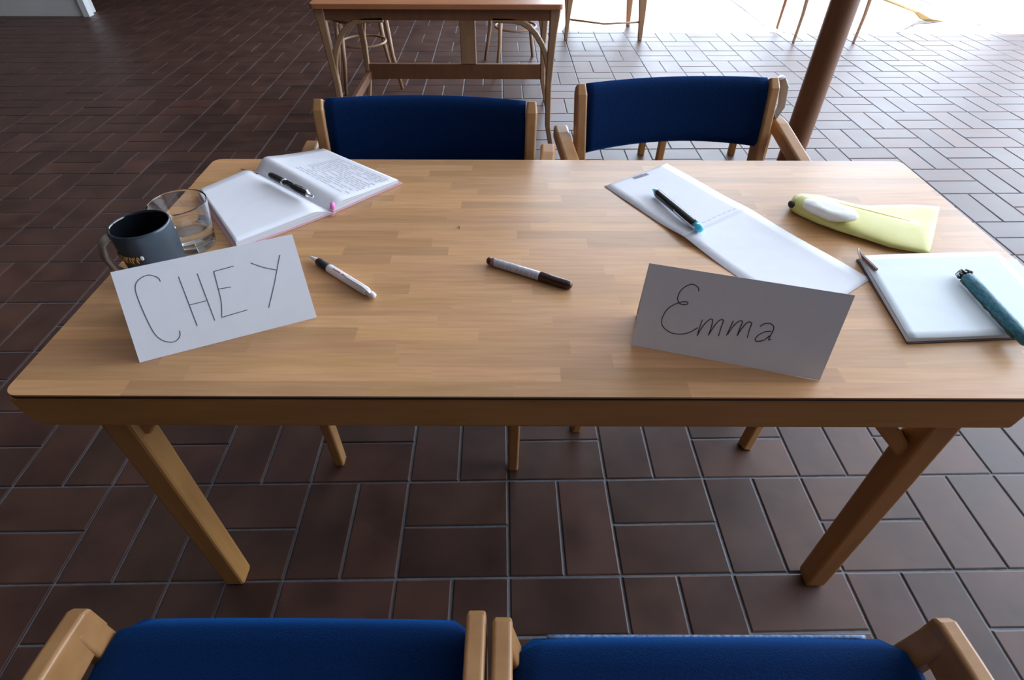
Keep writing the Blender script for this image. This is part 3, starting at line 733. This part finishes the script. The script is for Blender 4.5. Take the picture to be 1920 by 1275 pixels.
# tumbler of water
GR = .0545; GH = .098
gc = P(331, 379, TZ+GH); gc.z = TZ
gl = thing('drinking_glass', 'clear glass tumbler part-filled with water beside the slate mug', 'glass', (gc.x, gc.y, TZ+.0006))
part('tumbler', MB().lathe([(0, 0), (.036, 0), (.038, .0002), (.0405, .002), (.0415, .004), (.0425, .012), (.048, .05), (GR-.0005, GH-.004), (GR, GH-.001), (GR-.0006, GH), (GR-.0014, GH), (GR-.0020, GH-.001), (GR-.0024, GH-.004), (.0456, .05), (.0402, .022), (.0392, .018), (.0375, .016), (.034, .0155), (0, .0155)], 64), glass_m, gl)
part('water', MB().lathe([(0, .0153), (.034, .0153), (.0377, .0158), (.0395, .018), (.0406, .0225), (.0446, .0445), (.0448, .0455), (.0440, .0453), (.0425, .0450), (0, .0450)], 64), water_m, gl)

# crumb and chip
def bits(name, label, cat, px, z, pts, r_, m_):
    c = P(*px, z); t = part(name, MB().tube([Vector(p) for p in pts], r_, 6), m_); t.location = c; t['label'] = label; t['category'] = cat; return t
bits('crumb', 'tiny dark sliver lying on the bare middle of the table', 'crumb', (861, 426), TZ+.0009, [(-.001, .008, 0), (0, 0, .0004), (.0015, -.006, 0)], [.0004, .0008, .0004], tip_black)

# ------------------------------------------------------------------ background furniture
bt_ = thing('table', 'small red-brown table with arched bentwood legs, far side at top centre', 'table', (-.385, 3.18, 0))
W2 = .635
part('tabletop', MB().prism(rrect(-W2, W2, 0, .85, .02), .715, .74), bg_top_m, bt_, bevel=.003)
part('apron', MB().box(-W2+.05, W2-.05, .03, .05, .66, .714), dark_wood, bt_, bevel=.002)
part('apron', MB().box(-W2+.05, W2-.05, .80, .82, .66, .714), dark_wood, bt_, bevel=.002)
for sx_ in (-1, 1):
    for yy in (.045, .80):
        x = sx_*(W2-.055)
        # bentwood leg: foot flares outwards, arch springs inward under the top
        part('leg', MB().bar([(x+sx_*.030, yy, 0), (x+sx_*.006, yy, .12), (x, yy, .35), (x+sx_*.012, yy, .60), (x+sx_*.020, yy, .71)], [.028, .030, .034, .042, .055], [.036]*5, (0, 1, 0)), bg_wood, bt_, bevel=.005)
        arch = [(x, yy, .36)]+[(x-sx_*.20*(1-math.cos(q)), yy, .36+.30*math.sin(q)) for q in [math.pi/2*k/7 for k in range(1, 8)]]+[(x-sx_*.30, yy, .663)]
        part('arch', MB().bar(arch, .028, .03, (0, 1, 0)), bg_wood, bt_, bevel=.004)
part('stretcher', MB().box(-W2+.06, W2-.06, .785, .815, .14, .235), dark_wood, bt_, bevel=.004)
part('stretcher', MB().box(-W2+.045, -W2+.075, .06, .80, .14, .19), dark_wood, bt_, bevel=.004)
part('centre_support', MB().box(.045, .145, .78, .81, .236, .66), bg_wood, bt_, bevel=.004)
# two chairs pushed in at the far table, mostly above the frame
def bent_chair(label, loc, rot, m_, seatm):
    t = thing('bentwood_chair', label, 'chair', (loc[0], loc[1], 0), rot, 'bentwood chairs at the far table')
    part('seat', MB().lathe([(0, .43), (.19, .43), (.205, .438), (.205, .452), (.19, .46), (0, .455)], 28), seatm, t)
    for sx_, sy in ((-1, -1), (1, -1), (-1, 1), (1, 1)):
        part('leg', MB().tube([(sx_*.20, sy*.20, 0), (sx_*.165, sy*.165, .22), (sx_*.15, sy*.15, .435)], [.011, .014, .017], 10), m_, t)
    part('leg_ring', MB().tube([(.155*math.cos(q), .155*math.sin(q), .28) for q in [2*math.pi*k/28 for k in range(28)]], .008, 8, loop=True), m_, t)
    part('back_hoop', MB().tube([(-.17, .13, .45), (-.19, .19, .65), (-.15, .23, .82), (0, .245, .88), (.15, .23, .82), (.19, .19, .65), (.17, .13, .45)], .012, 10), m_, t)
    return t
bent_chair('dark bentwood chair seen through the right half of the far table', (.02, 4.75), R(15), bg_wood, dark_wood)
bent_chair('bentwood chair at the left end of the far table, thin legs in view', (-1.05, 4.32), R(-70), bg_wood, dark_wood)
# wooden stool behind the right far chair
def stool(x0, x1, y0, y1, h_):
    t = thing('stool', 'low brown wooden stool behind the right far chair, legs below its backrest', 'stool', ((x0+x1)/2, (y0+y1)/2, 0))
    hx, hy = (x1-x0)/2, (y1-y0)/2
    for sx_, sy in ((-1, -1), (1, -1), (-1, 1), (1, 1)):
        part('leg', MB().bar([(sx_*hx, sy*hy, 0), (sx_*hx*.97, sy*hy*.97, h_-.02)], .036, .036, (0, 1, 0)), leg_m, t, bevel=.004)
    part('seat', MB().prism(rrect(-hx-.01, hx+.01, -hy-.01, hy+.01, .03), h_-.03, h_), dark_wood, t, bevel=.004)
    part('rail', MB().box(-hx+.02, hx-.02, -hy-.008, -hy+.008, h_-.08, h_-.031), leg_m, t, bevel=.002)
    part('rail', MB().box(-hx+.02, hx-.02, hy-.008, hy+.008, h_-.08, h_-.031), leg_m, t, bevel=.002)
stool(.74, 1.26, 2.72, 3.12, .36)
# pale framed seats standing in the sunlit strip
ct = thing('garden_chair', 'pale chair frame with thick tapered leg in the sunlit strip, top centre', 'chair', (.80, 5.75, 0))
for x, y_ in ((.33, -.25), (-.28, .25), (.30, .25)):
    part('leg', MB().bar([(x, y_, 0), (x-.01, y_, .20), (x-.03, y_+.01, .43)], [.035, .055, .085], [.03, .04, .05], (0, 1, 0)), bg_wood, ct, bevel=.005)
part('leg', MB().bar([(-.33, -.25, 0), (-.32, -.25, .20), (-.30, -.24, .43)], [.03, .04, .06], [.03, .04, .05], (0, 1, 0)), bg_wood, ct, bevel=.005)
part('seat', MB().prism(rrect(-.34, .33, -.28, .28, .05), .431, .47), cream_metal, ct, bevel=.006)
part('cross_rail', MB().tube([(-.32, -.25, .16), (0, -.25, .125), (.32, -.25, .14)], .008, 8), bg_wood, ct)
part('backrest', MB().prism(rrect(-.33, .32, .47, .85, .05), .26, .285, 'y'), cream_metal, ct, bevel=.006)
c2 = thing('garden_chair', 'thin-legged pale chair in the sunlit strip, left of the round post', 'chair', (2.75, 5.68, 0))
for x, y_ in ((-.28, -.26), (.25, -.26), (-.25, .24), (.25, .24)):
    part('leg', MB().bar([(x, y_, 0), (x+.008, y_, .22), (x+.0, y_, .44)], [.018, .024, .030], [.02]*3, (0, 1, 0)), bg_wood, c2, bevel=.003)
part('seat', MB().prism(rrect(-.30, .28, -.28, .27, .05), .441, .47), cream_metal, c2, bevel=.006)
part('backrest', MB().prism(rrect(-.29, .27, .47, .85, .05), .255, .275, 'y'), cream_metal, c2, bevel=.006)
# broom leaning out of the top of the frame
b0, b1 = P(1740, 46, 0), P(1722, 22, .12)
br = thing('broom', 'small straw broom on the sunlit floor, right of the round post', 'broom', b0)
def bl(p, z): q = P(*p, z)-b0; return q
hd_ = [bl((1716, 20), .10), bl((1690, 8), .16), bl((1640, -12), .34)]
part('handle', MB().tube([bl((1718, 21), .10), bl((1690, 10), .20), bl((1655, -4), .32), bl((1560, -40), .62)], .014, 10), straw, br)
e1_, e2_ = bl((1716, 20), .10), bl((1750, 38), .004)
part('bristles', MB().loft([[e1_+Vector((.02*a, .03*b_, 0)) for a, b_ in ((-1, -1), (1, -1), (1, 1), (-1, 1))],
                            [e1_.lerp(e2_, .5)+Vector((.06*a, .05*b_, .02*b_)) for a, b_ in ((-1, -1), (1, -1), (1, 1), (-1, 1))],
                            [Vector((.10*a+e2_.x, .06*b_+e2_.y, .004+.03*(b_+1))) for a, b_ in ((-1, -1), (1, -1), (1, 1), (-1, 1))]], smooth=False), straw, br, bevel=.005)
